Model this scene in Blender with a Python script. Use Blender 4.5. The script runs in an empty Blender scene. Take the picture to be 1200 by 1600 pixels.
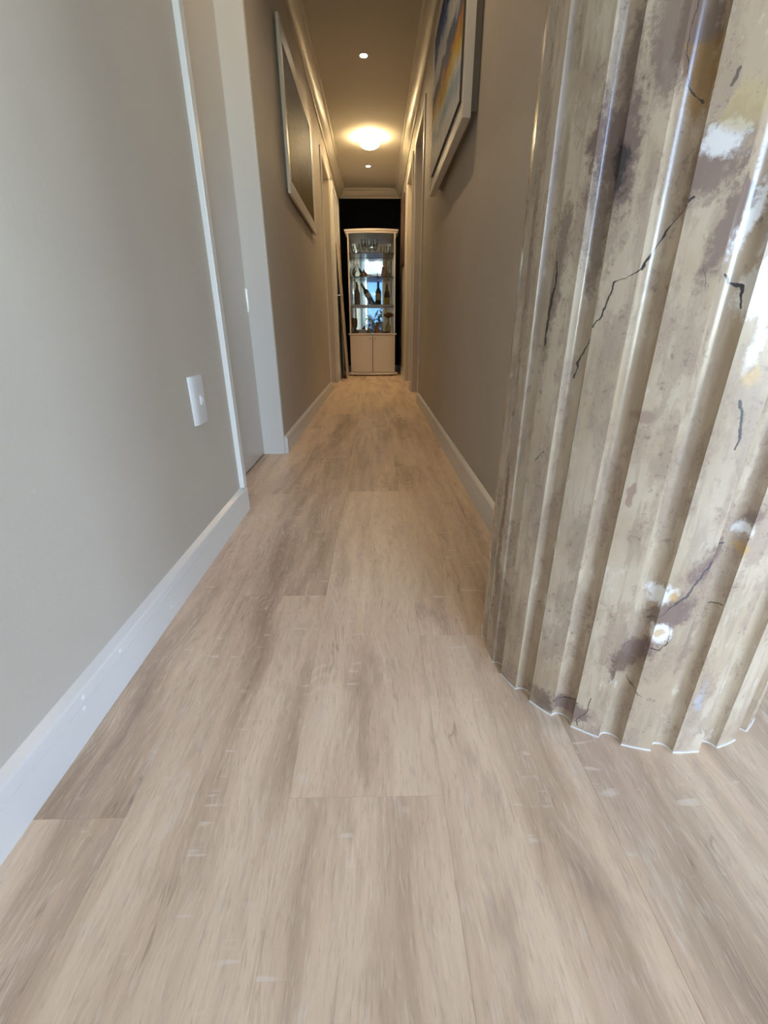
import bpy, bmesh, math, random
from mathutils import Matrix, Vector

random.seed(7)
SC = bpy.context.scene
COL = SC.collection
PI = math.pi
R = math.radians

# ------------------------------------------------------------------ camera
CAM_H = 0.62
cam_d = bpy.data.cameras.new('camera')
cam = bpy.data.objects.new('camera', cam_d)
COL.objects.link(cam)
v1 = Vector((586 - 600, 515 - 800, 0)); v2 = Vector((606 - 600, 2410 - 800, 0))
FPX = math.sqrt(-(v1.x * v2.x + v1.y * v2.y))
ay = Vector((v1.x, v1.y, FPX)).normalized()            # world +Y seen by the lens (x right, y down, z forward)
ad = Vector((v2.x, v2.y, FPX)).normalized()
ad = (ad - ad.dot(ay) * ay).normalized()
az = -ad
ax = ay.cross(az)
def to_world(c): return Vector((ax.dot(c), ay.dot(c), az.dot(c)))
cr, cu, cb = to_world(Vector((1, 0, 0))), to_world(Vector((0, -1, 0))), to_world(Vector((0, 0, -1)))
cam.matrix_world = Matrix(((cr.x, cu.x, cb.x, 0), (cr.y, cu.y, cb.y, 0), (cr.z, cu.z, cb.z, CAM_H), (0, 0, 0, 1)))
cam_d.sensor_fit = 'VERTICAL'; cam_d.sensor_height = 36; cam_d.sensor_width = 27
cam_d.lens = 36 * FPX / 1600
cam_d.clip_start = 0.01
SC.camera = cam

# ------------------------------------------------------------------ world, exposure
SKY_STRENGTH = 1.0
SC.view_settings.view_transform = 'Standard'
SC.view_settings.look = 'None'
SC.view_settings.gamma = 1
SC.view_settings.use_curve_mapping = False
SC.view_settings.exposure = 2.33
SC.cycles.use_denoising = True
SC.cycles.max_bounces = 9
SC.cycles.diffuse_bounces = 5
SC.cycles.use_adaptive_sampling = True
SC.cycles.adaptive_threshold = 0.02
SC.cycles.transparent_max_bounces = 16
SC.cycles.caustics_reflective = False
SC.cycles.caustics_refractive = False
SC.cycles.sample_clamp_indirect = 6
world = bpy.data.worlds.new('sky'); SC.world = world; world.use_nodes = True
wn = world.node_tree.nodes; wl = world.node_tree.links
wn.clear()
sky = wn.new('ShaderNodeTexSky'); sky.sky_type = 'NISHITA'; sky.sun_disc = False
sky.sun_elevation = R(42); sky.sun_rotation = R(40); sky.air_density = 1.0; sky.dust_density = 0.8; sky.ozone_density = 2.0
hsv = wn.new('ShaderNodeHueSaturation'); hsv.inputs['Saturation'].default_value = 0.84; hsv.inputs['Hue'].default_value = 0.515
bg = wn.new('ShaderNodeBackground'); bg.inputs['Strength'].default_value = SKY_STRENGTH
wo = wn.new('ShaderNodeOutputWorld')
wl.new(sky.outputs[0], hsv.inputs['Color']); wl.new(hsv.outputs[0], bg.inputs[0]); wl.new(bg.outputs[0], wo.inputs[0])

# light portals that only steer sampling towards the real window openings
def portal(loc, rot, sx, sy):
    d = bpy.data.lights.new('window_portal', 'AREA'); d.shape = 'RECTANGLE'; d.size = sx; d.size_y = sy
    d.cycles.is_portal = True
    o = bpy.data.objects.new('window_portal', d); COL.objects.link(o); o.location = loc; o.rotation_euler = rot
RY = -3.2            # rear wall of the living room (behind the camera)
RX = 5.0             # right wall of the living room
LH = 3.0             # living room ceiling
WIN_A = (-0.48, 0.32, 0.02, 2.92)
WIN_B = (0.6, 3.4, 0.05, 2.5)
WIN_C = (-2.4, -0.4, 0.9, 2.2)      # in the right wall: y0, y1, z0, z1
portal(((WIN_A[0] + WIN_A[1]) / 2, RY - .08, 1.47), (R(90), 0, 0), .8, 2.9)
portal(((WIN_B[0] + WIN_B[1]) / 2, RY - .08, 1.28), (R(90), 0, 0), 2.8, 2.45)
portal((RX + .08, -1.4, 1.55), (R(90), 0, R(90)), 2.0, 1.3)

# ------------------------------------------------------------------ helpers
def link(o, parent=None):
    COL.objects.link(o)
    if parent: o.parent = parent
    return o
def tag(o, label=None, cat=None, group=None, kind=None):
    if label: o['label'] = label
    if cat: o['category'] = cat
    if group: o['group'] = group
    if kind: o['kind'] = kind
    return o
def empty(name, loc, rz=0):
    o = bpy.data.objects.new(name, None); o.empty_display_size = .05
    o.location = loc; o.rotation_euler = (0, 0, rz)
    return link(o)
def mesh(name, V, F, mat, parent=None, smooth=False):
    me = bpy.data.meshes.new(name); me.from_pydata([tuple(v) for v in V], [], F); me.update()
    if mat: me.materials.append(mat)
    if smooth: me.polygons.foreach_set('use_smooth', [True] * len(me.polygons))
    return link(bpy.data.objects.new(name, me), parent)
class MB:
    def __init__(s): s.V = []; s.F = []
    def add(s, V, F):
        n = len(s.V); s.V += [tuple(v) for v in V]; s.F += [tuple(i + n for i in f) for f in F]; return s
    def box(s, x0, x1, y0, y1, z0, z1):
        V = [(x, y, z) for x in (x0, x1) for y in (y0, y1) for z in (z0, z1)]
        return s.add(V, [(0, 1, 3, 2), (4, 6, 7, 5), (0, 4, 5, 1), (2, 3, 7, 6), (0, 2, 6, 4), (1, 5, 7, 3)])
    def lathe(s, prof, n=24, c=(0, 0, 0), closed=False):
        V = []; F = []
        for r, z in prof:
            for k in range(n):
                a = 2 * PI * k / n; V.append((c[0] + r * math.cos(a), c[1] + r * math.sin(a), c[2] + z))
        m = len(prof)
        for i in range(m - 1 if not closed else m):
            j = (i + 1) % m
            for k in range(n):
                l = (k + 1) % n; F.append((i * n + k, i * n + l, j * n + l, j * n + k))
        if not closed:
            F.append(tuple(reversed(range(n)))); F.append(tuple((m - 1) * n + k for k in range(n)))
        return s.add(V, F)
    def extrude(s, poly, axis, a, b):
        # poly: list of 2D points (counter-clockwise); extruded along axis 'x','y' or 'z' from a to b
        n = len(poly); V = []
        for t in (a, b):
            for p, q in poly:
                V.append({'x': (t, p, q), 'y': (p, t, q), 'z': (p, q, t)}[axis])
        F = [tuple(range(n)), tuple(reversed(range(n, 2 * n)))]
        F += [(i, n + i, n + (i + 1) % n, (i + 1) % n) for i in range(n)]
        return s.add(V, F)
    def tube(s, pts, r, n=8, cap=True):
        pts = [Vector(p) for p in pts]; V = []; F = []
        for i, p in enumerate(pts):
            d = (pts[min(i + 1, len(pts) - 1)] - pts[max(i - 1, 0)]).normalized()
            u = d.cross(Vector((0, 0, 1)) if abs(d.z) < .9 else Vector((1, 0, 0))).normalized(); w = d.cross(u)
            rr = r[i] if isinstance(r, (list, tuple)) else r
            for k in range(n):
                a = 2 * PI * k / n; V.append(p + rr * (math.cos(a) * u + math.sin(a) * w))
        for i in range(len(pts) - 1):
            for k in range(n):
                l = (k + 1) % n; F.append((i * n + k, i * n + l, (i + 1) * n + l, (i + 1) * n + k))
        if cap: F.append(tuple(reversed(range(n)))); F.append(tuple((len(pts) - 1) * n + k for k in range(n)))
        return s.add(V, F)
    def build(s, name, mat, parent=None, smooth=False, bevel=0, seg=2, loc=None):
        bm = bmesh.new(); vs = [bm.verts.new(v) for v in s.V]
        for f in s.F:
            try: bm.faces.new([vs[i] for i in f])
            except ValueError: pass
        bmesh.ops.recalc_face_normals(bm, faces=bm.faces)
        if bevel:
            bmesh.ops.bevel(bm, geom=[e for e in bm.edges if e.is_manifold and e.calc_face_angle(0) > .5], offset=bevel, segments=seg, affect='EDGES', profile=.6, clamp_overlap=True)
        me = bpy.data.meshes.new(name); bm.to_mesh(me); bm.free()
        if mat: me.materials.append(mat)
        if smooth:
            me.polygons.foreach_set('use_smooth', [True] * len(me.polygons))
            try: me.set_sharp_from_angle(angle=R(40))
            except Exception: pass
        o = bpy.data.objects.new(name, me)
        if loc: o.location = loc
        return link(o, parent)
def box(name, x0, x1, y0, y1, z0, z1, mat, parent=None, bevel=0):
    return MB().box(x0, x1, y0, y1, z0, z1).build(name, mat, parent, bevel=bevel)

# ------------------------------------------------------------------ materials
class NT:
    def __init__(s, name):
        s.m = bpy.data.materials.new(name); s.m.use_nodes = True; s.t = s.m.node_tree; s.t.nodes.clear()
        s.out = s.n('ShaderNodeOutputMaterial')
    def n(s, kind, **kw):
        nd = s.t.nodes.new(kind)
        for k, v in kw.items(): setattr(nd, k, v)
        return nd
    def put(s, sock, v):
        if isinstance(v, bpy.types.NodeSocket): s.t.links.new(v, sock)
        elif v is not None:
            if isinstance(v, (tuple, list)) and len(v) == 3 and sock.type == 'RGBA': v = (*v, 1)
            sock.default_value = v
    def math(s, op, a, b=None, c=None, clamp=False):
        nd = s.n('ShaderNodeMath', operation=op); nd.use_clamp = clamp
        s.put(nd.inputs[0], a); s.put(nd.inputs[1], b)
        if c is not None: s.put(nd.inputs[2], c)
        return nd.outputs[0]
    def vm(s, op, a, b=None, sc=None):
        nd = s.n('ShaderNodeVectorMath', operation=op); s.put(nd.inputs[0], a)
        if b is not None: s.put(nd.inputs[1], b)
        if sc is not None: s.put(nd.inputs['Scale'], sc)
        return nd.outputs['Value'] if op in ('LENGTH', 'DOT_PRODUCT', 'DISTANCE') else nd.outputs[0]
    def noise(s, vec, scale=1, detail=3, rough=.55, dist=0):
        nd = s.n('ShaderNodeTexNoise'); s.put(nd.inputs['Vector'], vec)
        nd.inputs['Scale'].default_value = scale; nd.inputs['Detail'].default_value = detail
        nd.inputs['Roughness'].default_value = rough; nd.inputs['Distortion'].default_value = dist
        return nd.outputs['Fac'], nd.outputs['Color']
    def ss(s, v, a, b, lo=0., hi=1.):
        nd = s.n('ShaderNodeMapRange', interpolation_type='SMOOTHSTEP'); s.put(nd.inputs['Value'], v)
        nd.inputs['From Min'].default_value = a; nd.inputs['From Max'].default_value = b
        nd.inputs['To Min'].default_value = lo; nd.inputs['To Max'].default_value = hi
        return nd.outputs[0]
    def mix(s, f, a, b, mode='MIX'):
        nd = s.n('ShaderNodeMix', data_type='RGBA', blend_type=mode)
        s.put(nd.inputs['Factor'], f); s.put(nd.inputs['A'], a) if False else None
        s.put(nd.inputs[6], a); s.put(nd.inputs[7], b)
        return nd.outputs[2]
    def ramp(s, f, stops):
        nd = s.n('ShaderNodeValToRGB'); s.put(nd.inputs[0], f); e = nd.color_ramp.elements
        while len(e) < len(stops): e.new(.5)
        for el, (p, c) in zip(e, stops): el.position = p; el.color = (*c, 1)
        return nd.outputs[0]
    def coord(s, which='Object'): return s.n('ShaderNodeTexCoord').outputs[which]
    def scale(s, v, sc): return s.vm('MULTIPLY', v, sc)
    def principled(s, color, rough=.5, bump=None, bump_d=.002, bump_s=1., **kw):
        p = s.n('ShaderNodeBsdfPrincipled'); s.put(p.inputs['Base Color'], color); s.put(p.inputs['Roughness'], rough)
        for k, v in kw.items(): s.put(p.inputs[k.replace('_', ' ')], v)
        if bump is not None:
            b = s.n('ShaderNodeBump'); b.inputs['Distance'].default_value = bump_d; b.inputs['Strength'].default_value = bump_s
            s.put(b.inputs['Height'], bump); s.put(p.inputs['Normal'], b.outputs[0])
        s.t.links.new(p.outputs[0], s.out.inputs[0])
        return s.m

def plain(name, c, rough=.5, var=.06, scale=6, **kw):
    t = NT(name); f, _ = t.noise(t.coord(), scale, 3)
    lo = tuple(x * (1 - var) for x in c); hi = tuple(min(1, x * (1 + var)) for x in c)
    return t.principled(t.mix(f, lo, hi), rough, **kw)

def wall_paint(name, c, rough=.55):
    t = NT(name); P = t.coord()
    f1, _ = t.noise(P, 1.7, 3); f2, _ = t.noise(P, 9, 4, .6); f3, _ = t.noise(P, 160, 3, .6)
    f4, _ = t.noise(P, 26, 2, .5)
    lo = tuple(x * .93 for x in c)
    colr = t.mix(t.ss(f1, .3, .7), lo, c)
    colr = t.mix(t.math('MULTIPLY', t.ss(f2, .55, .75), .16), colr, tuple(x * .8 for x in c))
    fl = t.ss(f4, .76, .8)
    colr = t.mix(t.math('MULTIPLY', fl, .35), colr, tuple(min(1, x * 1.18) for x in c))
    h = t.math('ADD', t.math('MULTIPLY', f2, 1.0), t.math('MULTIPLY', f3, .22))
    return t.principled(colr, rough, bump=h, bump_d=.0035, bump_s=.35, Specular_IOR_Level=.3)

WALL = (.50, .452, .385)
M = {}
M['wall'] = wall_paint('greige_wall_paint', WALL, .62)
M['ceiling'] = plain('ceiling_paint', (.56, .53, .47), .8, .02, 3)
M['cornice'] = plain('cornice_paint', (.60, .57, .50), .35, .02, 3)
M['trim'] = plain('white_trim_paint', (.66, .65, .62), .30, .02, 8)
M['door'] = plain('door_paint', (.56, .53, .48), .22, .02, 4)
M['dark_wall'] = plain('near_black_wall_paint', (.0035, .004, .0055), .85, .2, 4, Specular_IOR_Level=.08)
M['white_wall'] = plain('living_room_paint', (.62, .60, .56), .7, .02, 3)
M['plastic'] = plain('white_plastic', (.64, .64, .63), .3, .01, 30)
M['cab'] = plain('cabinet_white_lacquer', (.74, .69, .65), .3, .02, 5)
M['chrome'] = plain('brushed_chrome', (.6, .6, .6), .25, .05, 30, Metallic=1.)
M['subfloor'] = plain('screed', (.25, .22, .19), .9, .1, 6)
M['black'] = plain('black_parts_and_gap_shade', (.01, .01, .01), .8, .1, 5)  # black feet and wick, also painted shade in the door gaps

def emit(name, c, s):
    t = NT(name); e = t.n('ShaderNodeEmission'); e.inputs[0].default_value = (*c, 1); e.inputs[1].default_value = s
    t.t.links.new(e.outputs[0], t.out.inputs[0]); return t.m
def thin_glass(name, tint=(.97, .99, .98), refl=.07, rough=.02):
    t = NT(name)
    tr = t.n('ShaderNodeBsdfTransparent'); tr.inputs[0].default_value = (*tint, 1)
    gl = t.n('ShaderNodeBsdfGlossy'); gl.inputs['Roughness'].default_value = rough
    fr = t.n('ShaderNodeFresnel'); fr.inputs[0].default_value = 1.45
    mx = t.n('ShaderNodeMixShader')
    t.put(mx.inputs[0], t.math('MULTIPLY', fr.outputs[0], refl / .035, clamp=True))
    t.t.links.new(tr.outputs[0], mx.inputs[1]); t.t.links.new(gl.outputs[0], mx.inputs[2]); t.t.links.new(mx.outputs[0], t.out.inputs[0])
    return t.m
M['glass'] = thin_glass('clear_glass', (.97, .99, .98), .03)
M['ware'] = thin_glass('glassware', (.985, .99, .975), .035, .08)
t = NT('mirror_silver'); g = t.n('ShaderNodeBsdfGlossy'); g.inputs[0].default_value = (.84, .85, .83, 1); g.inputs['Roughness'].default_value = .012
t.t.links.new(g.outputs[0], t.out.inputs[0]); M['mirror'] = t.m

# --- oak laminate
def wood():
    t = NT('light_oak_laminate')
    P = t.coord()
    at = t.n('ShaderNodeAttribute', attribute_type='OBJECT', attribute_name='seed').outputs['Fac']
    tone = t.n('ShaderNodeAttribute', attribute_type='OBJECT', attribute_name='tone').outputs['Fac']
    off = t.vm('SCALE', (3.17, 7.9, 5.3), sc=at)
    P = t.vm('ADD', P, off)
    # slow wander of the grain
    _, wc = t.noise(t.scale(P, (5, 3.2, 1)), 1, 2)
    W = t.vm('ADD', P, t.scale(t.vm('SUBTRACT', wc, (.5, .5, .5)), (.05, 0, 0)))
    band, _ = t.noise(t.scale(W, (11, 1.25, 1)), 1, 3, .55)
    band2, _ = t.noise(t.scale(W, (30, 2.6, 1)), 1, 3, .6)
    hue, _ = t.noise(t.scale(P, (8, 1.4, 1)), 1.15, 2)
    stroke, _ = t.noise(t.scale(W, (150, 17, 1)), 1, 3, .6)
    fine, _ = t.noise(t.scale(W, (380, 42, 1)), 1, 2, .6)
    dash, _ = t.noise(t.scale(W, (230, 30, 1)), 1.13, 2, .55)
    f = t.math('ADD', t.math('MULTIPLY', band, .68), t.math('MULTIPLY', band2, .32))
    f = t.math('ADD', f, t.math('MULTIPLY', tone, .15))
    colr = t.ramp(t.ss(f, .30, .68), [(0, (.41, .29, .19)), (.25, (.56, .415, .285)), (.55, (.70, .53, .37)), (1, (.83, .65, .46))])
    colr = t.mix(t.math('MULTIPLY', t.ss(hue, .50, .68), .5), colr, (.64, .475, .365))
    colr = t.mix(t.math('MULTIPLY', t.ss(hue, .48, .34), .40), colr, (.74, .59, .42))
    colr = t.mix(t.math('MULTIPLY', t.ss(stroke, .50, .68), .22), colr, (.40, .29, .215))
    colr = t.mix(t.math('MULTIPLY', t.ss(dash, .54, .68), .30), colr, (.84, .73, .59))
    colr = t.mix(t.math('MULTIPLY', t.ss(fine, .56, .72), .28), colr, (.31, .23, .17))
    # pale cathedral lines, only here and there
    fld, _ = t.noise(t.scale(W, (7.5, 1.5, 1)), 1, 1, .4)
    rings = t.math('ABSOLUTE', t.math('SINE', t.math('MULTIPLY', fld, 110.)))
    rgate, _ = t.noise(t.scale(P, (9, 2.4, 1)), 1.7, 2)
    rings = t.math('MULTIPLY', t.math('MULTIPLY', t.ss(rings, .72, 1.), t.ss(rgate, .52, .68)), t.ss(dash, .30, .55))
    colr = t.mix(t.math('MULTIPLY', rings, .40), colr, (.80, .70, .58))
    # dark mineral cracks along the grain
    ck, _ = t.noise(t.scale(W, (21, 1.1, 1)), 1.3, 3, .6, .6)
    line = t.ss(t.math('ABSOLUTE', t.math('SUBTRACT', ck, .5)), .009, .0)
    cg, _ = t.noise(t.scale(P, (11, 2.6, 1)), 1.2, 2)
    colr = t.mix(t.math('MULTIPLY', t.math('MULTIPLY', line, t.ss(cg, .54, .64)), .48), colr, (.22, .155, .115))
    # smoky patches
    sm, _ = t.noise(t.scale(W, (13, 4.2, 1)), 1, 4, .65)
    colr = t.mix(t.math('MULTIPLY', t.ss(sm, .56, .74), .42), colr, (.31, .225, .165))
    # pale saw marks across the board
    saw, _ = t.noise(t.scale(P, (11, 95, 1)), 1, 2, .5)
    sg, _ = t.noise(t.scale(P, (13, 4, 1)), 1.2, 2)
    sawm = t.math('MULTIPLY', t.ss(saw, .60, .68), t.ss(sg, .55, .62))
    colr = t.mix(t.math('MULTIPLY', sawm, .55), colr, (.82, .73, .62))
    h = t.math('ADD', t.math('MULTIPLY', fine, .6), t.math('MULTIPLY', stroke, .5))
    ro = t.ss(fine, .2, .8, .34, .46)
    return t.principled(colr, ro, bump=h, bump_d=.0005, bump_s=.4, Specular_IOR_Level=.42)
M['wood'] = wood()

# ------------------------------------------------------------------ floor
floor = MB().box(-.75, RX + .1, RY - .1, 7.6, -.06, -.0095).build('floor', M['subfloor'])
tag(floor, 'light oak laminate floor running down the corridor', 'floor', kind='structure')
PW, PL, GAP = .222, 1.28, .00005
def plank_mesh(w, l):
    x, y, b = w / 2 - GAP, l / 2 - GAP, .0003
    bt = MB()
    V = [(-x, -y, -.009), (x, -y, -.009), (x, y, -.009), (-x, y, -.009),
         (-x, -y, -b), (x, -y, -b), (x, y, -b), (-x, y, -b),
         (-x + b, -y + b, 0), (x - b, -y + b, 0), (x - b, y - b, 0), (-x + b, y - b, 0)]
    F = [(3, 2, 1, 0)]
    for a in (0, 4):
        F += [(a + i, a + (i + 1) % 4, a + 4 + (i + 1) % 4, a + 4 + i) for i in range(4)]
    F.append((8, 9, 10, 11))
    me = bpy.data.meshes.new('plank'); me.from_pydata(V, [], F); me.update(); me.materials.append(M['wood'])
    return me
pm_cache = {}
JOINT = {-1: .395, 0: .933, 1: .417, 2: .771, 3: -.15, 4: .62}
TONE = {(-1, -1): .1, (0, -1): .05, (0, 0): -.35, (1, -1): .45, (1, 0): .25, (2, -1): -.05, (2, 0): .2, (3, -1): .0, (3, 0): -.2}
prnd = random.Random(11)
for k in range(-2, 25):
    xa, xb = -.353 + PW * (k - 0), -.353 + PW * (k + 1)
    xa, xb = max(xa, -.74), min(xb, RX)
    if xb - xa < .03: continue
    j0 = JOINT.get(k, prnd.uniform(0, 1.28))
    for n in range(-5, 7):
        ya, yb = j0 + n * PL, j0 + (n + 1) * PL
        ya, yb = max(ya, RY), min(yb, 7.45)
        if yb - ya < .02: continue
        if k > 3 and ya > 1.06: continue
        if k > 3: yb = min(yb, 1.08)
        if yb - ya < .02: continue
        key = (round(xb - xa, 4), round(yb - ya, 4))
        if key not in pm_cache: pm_cache[key] = plank_mesh(*key)
        o = bpy.data.objects.new('plank', pm_cache[key]); link(o, floor)
        o.location = ((xa + xb) / 2, (ya + yb) / 2, 0)
        o['seed'] = prnd.uniform(0, 9.); o['tone'] = TONE.get((k, n), prnd.uniform(-.45, .45))

# ------------------------------------------------------------------ walls
XL, XR = -.494, .387          # plaster faces of the corridor
CH = 2.45                     # corridor ceiling
YE = 7.45                     # end wall
DH = 2.12                     # door heads
R1, R2 = 1.50, 2.317          # the near recess in the left wall
L1, L2 = 5.0, 5.74            # doorway further down on the left
K1, K2 = 4.06, 4.78           # doorways on the right
K3, K4 = 5.14, 5.90
XB = -.72
w = MB()
w.box(XB, XL, RY - .12, R1, 0, LH)
w.box(XB, XL, R1, R2, DH, LH)
w.box(XB, XL, R2, L1, 0, LH)
w.box(XB, XL, L1, L2, DH, CH + .1)
w.box(XB, XL, L2, YE + .15, 0, CH + .1)
wall_left = w.build('wall_left', M['wall'])
tag(wall_left, 'greige plastered wall along the left of the corridor', 'wall', kind='structure')
w = MB(); YC = 1.02           # the corridor starts here, right behind the column
w.box(XR, .62, YC, K1, 0, CH + .1)
w.box(XR, .62, K1, K2, DH, CH + .1)
w.box(XR, .62, K2, K3, 0, CH + .1)
w.box(XR, .62, K3, K4, DH, CH + .1)
w.box(XR, .62, K4, YE + .15, 0, CH + .1)
wall_right = w.build('wall_right', M['wall'])
tag(wall_right, 'greige plastered wall along the right of the corridor', 'wall', kind='structure')
o = MB().box(XL, XR, YE, YE + .15, 0, CH + .1).build('wall_end', M['dark_wall'])
tag(o, 'near black end wall behind the display cabinet', 'wall', kind='structure')
o = MB().box(XL, XR, YC, YE, CH, CH + .1).build('ceiling', M['ceiling'])
tag(o, 'dim beige corridor ceiling with recessed lights', 'ceiling', kind='structure')
w = MB(); w.box(XB, RX + .1, RY - .12, YC, LH, LH + .1); w.box(XL, RX, YC, YC + .1, CH + .1, LH)
o = w.build('ceiling', M['white_wall']); tag(o, 'high ceiling of the living room behind the camera', 'ceiling', kind='structure')
w = MB(); w.box(.62, RX, YC, YC + .12, 0, LH); w.box(XR, .62, YC, YC + .12, CH + .1, LH)
o = w.build('wall_front', M['white_wall']); tag(o, 'living room wall running off to the right behind the column', 'wall', kind='structure')
def holed(name, u0, u1, z0, z1, holes, put):
    m = MB(); cur = u0
    for a, b, c, d in holes:
        if a > cur: put(m, cur, a, z0, z1)
        if c > z0: put(m, a, b, z0, c)
        if d < z1: put(m, a, b, d, z1)
        cur = b
    if cur < u1: put(m, cur, u1, z0, z1)
    return m.build(name, M['white_wall'])
o = holed('wall_rear', XL, RX, 0, LH, [WIN_A, WIN_B], lambda m, a, b, c, d: m.box(a, b, RY - .12, RY, c, d))
tag(o, 'living room wall with tall windows behind the camera', 'wall', kind='structure')
o = holed('wall_side', RY - .12, YC + .12, 0, LH, [WIN_C], lambda m, a, b, c, d: m.box(RX, RX + .12, a, b, c, d))
tag(o, 'living room side wall with a wide window far to the right', 'wall', kind='structure')

# baseboards (profile with chamfered top and a scored line)
def baseboard(name, side, spans, label):
    m = MB()
    for a, b in spans:
        if side == 'L': p = [(XL, 0), (XL + .016, 0), (XL + .016, .061), (XL + .0142, .0622), (XL + .0142, .0632), (XL + .016, .0644), (XL + .016, .083), (XL + .014, .087), (XL, .094)]
        else: p = [(2 * XR - XL - q if False else XR - (q - XL), z) for q, z in [(XL, 0), (XL + .016, 0), (XL + .016, .061), (XL + .0142, .0622), (XL + .0142, .0632), (XL + .016, .0644), (XL + .016, .083), (XL + .014, .087), (XL, .094)]]
        m.extrude(p, 'y', a, b)
    o = m.build(name, M['trim']); tag(o, label, 'baseboard', kind='structure'); return o
bbl = baseboard('baseboard_left', 'L', [(RY, R1 + .022), (R2 - .002, L1), (L2, 5.93)], 'white grooved skirting board along the left wall')
baseboard('baseboard_right', 'R', [(YC, K1), (K2 + .06, K3 - .06), (K4 + .06, YE)], 'white grooved skirting board along the right wall')
o = MB().box(XL + .016, XR - .016, YE - .014, YE, 0, .085).build('baseboard_end', M['door']); tag(o, 'skirting board of the dark end wall', 'baseboard', kind='structure')

M['filler'] = plain('white_filler', (.80, .79, .77), .6, .02, 20)
for y_, z_, r_ in ((.649, .074, .004), (.539, .074, .0045), (.534, .056, .004), (.85, .03, .004)):
    f_ = MB().lathe([(.0005, 0), (r_, 0), (r_ * .8, .0005), (.0005, .0006)], 12).build('filler_spot', M['filler'], bbl); f_.location = (XL + .0161, y_, z_); f_.rotation_euler = (0, R(90), 0)
# cornice
cp = [(0, 2.345), (.012, 2.345), (.016, 2.358), (.03, 2.366), (.045, 2.385), (.06, 2.41), (.066, 2.425), (.082, 2.43), (.088, 2.45), (0, 2.45)]
m = MB(); m.extrude([(XL + a, z) for a, z in cp], 'y', YC, YE); m.extrude([(XR - a, z) for a, z in cp], 'y', YC, YE)
m.extrude([(YE - a, z) for a, z in cp], 'x', XL, XR)
o = m.build('trim_1', M['cornice'], smooth=True); tag(o, 'stepped cornice where the corridor walls meet the ceiling', 'cornice', kind='structure')

# near recessed door on the left
o = MB().box(XL - .11, XL + .0165, R1 - .012, R1 + .022, .094, DH + .06).build('trim_2', M['trim'], bevel=.002)
tag(o, 'white door frame edge standing above the end of the skirting', 'door frame', kind='structure')
o = MB().box(XL - .13, XL - .002, R2 - .012, R2 + .0, 0, DH).build('trim_3', M['trim'], bevel=.001)
tag(o, 'broad white door jamb facing the room on the left', 'door frame', kind='structure')
d = MB().box(XL - .15, XL - .112, R1 + .0225, R2 - .016, .006, DH - .004).build('door_1', M['door'], bevel=.002)
tag(d, 'smooth greige flush door recessed in the left wall', 'door', kind='structure')
box('hinge', XL - .1125, XL - .108, R2 - .0158, R2 - .0122, .70, .80, M['chrome'], d)
box('threshold_shade', XL - .15, XL - .116, R1 + .0225, R2 - .016, .0005, .005, M['black'], d)  # black slab stands in for the shade under the door
# doorways further in
def doorway(idx, side, a, b, leaf_mat):
    s = 1 if side == 'L' else -1; X = XL if side == 'L' else XR
    m = MB()
    def bx(u0, u1, y0, y1, z0, z1): m.box(min(X + s * u0, X + s * u1), max(X + s * u0, X + s * u1), y0, y1, z0, z1)
    bx(0, .012, a - .055, a, 0, DH + .055); bx(0, .012, b, b + .055, 0, DH + .055); bx(0, .012, a, b, DH, DH + .055)
    o = m.build('trim_%d' % (idx + 3), M['trim'] if idx != 2 else M['trim'], bevel=.003)
    tag(o, {2: 'painted architrave round the doorway beside the left painting', 3: 'painted architrave round the first doorway on the right', 4: 'painted architrave round the second doorway on the right'}[idx], 'architrave', kind='structure')
    m = MB(); bx(-.15, -.112, a + .004, b - .004, .006, DH - .004)
    d = m.build('door_%d' % idx, leaf_mat, bevel=.002)
    tag(d, {2: 'shut door deep in the doorway past the left painting', 3: 'shut door deep in the first doorway on the right', 4: 'shut door deep in the second doorway on the right'}[idx], 'door', kind='structure')
    m = MB(); xh = X - s * .108
    m.tube([(X - s * .112, a + .07, 1.02), (X - s * .06, a + .07, 1.02), (X - s * .06, a + .17, 1.02)], .008)
    m.build('door_handle', M['chrome'], d, smooth=True)
doorway(2, 'L', L1, L2, M['door']); doorway(3, 'R', K1, K2, M['door']); doorway(4, 'R', K3, K4, M['door'])
m = MB(); m.box(XL, XL + .03, 5.95, 6.02, 0, DH + .05); m.box(XL, XL + .03, 6.80, 6.87, 0, DH + .05); m.box(XL, XL + .03, 6.02, 6.80, DH - .01, DH + .05)
o = m.build('trim_7', M['trim'], bevel=.003); tag(o, 'white frame of the last door on the left', 'door frame', kind='structure')
d = MB().box(XL + .001, XL + .022, 6.022, 6.798, .006, DH - .012).build('door_5', M['trim'], bevel=.002)
tag(d, 'pale white door shut flush in the left wall near the cabinet', 'door', kind='structure')
MB().tube([(XL + .022, 6.1, 1.02), (XL + .06, 6.1, 1.02), (XL + .06, 6.2, 1.02)], .008).build('door_handle', M['chrome'], d, smooth=True)

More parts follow.
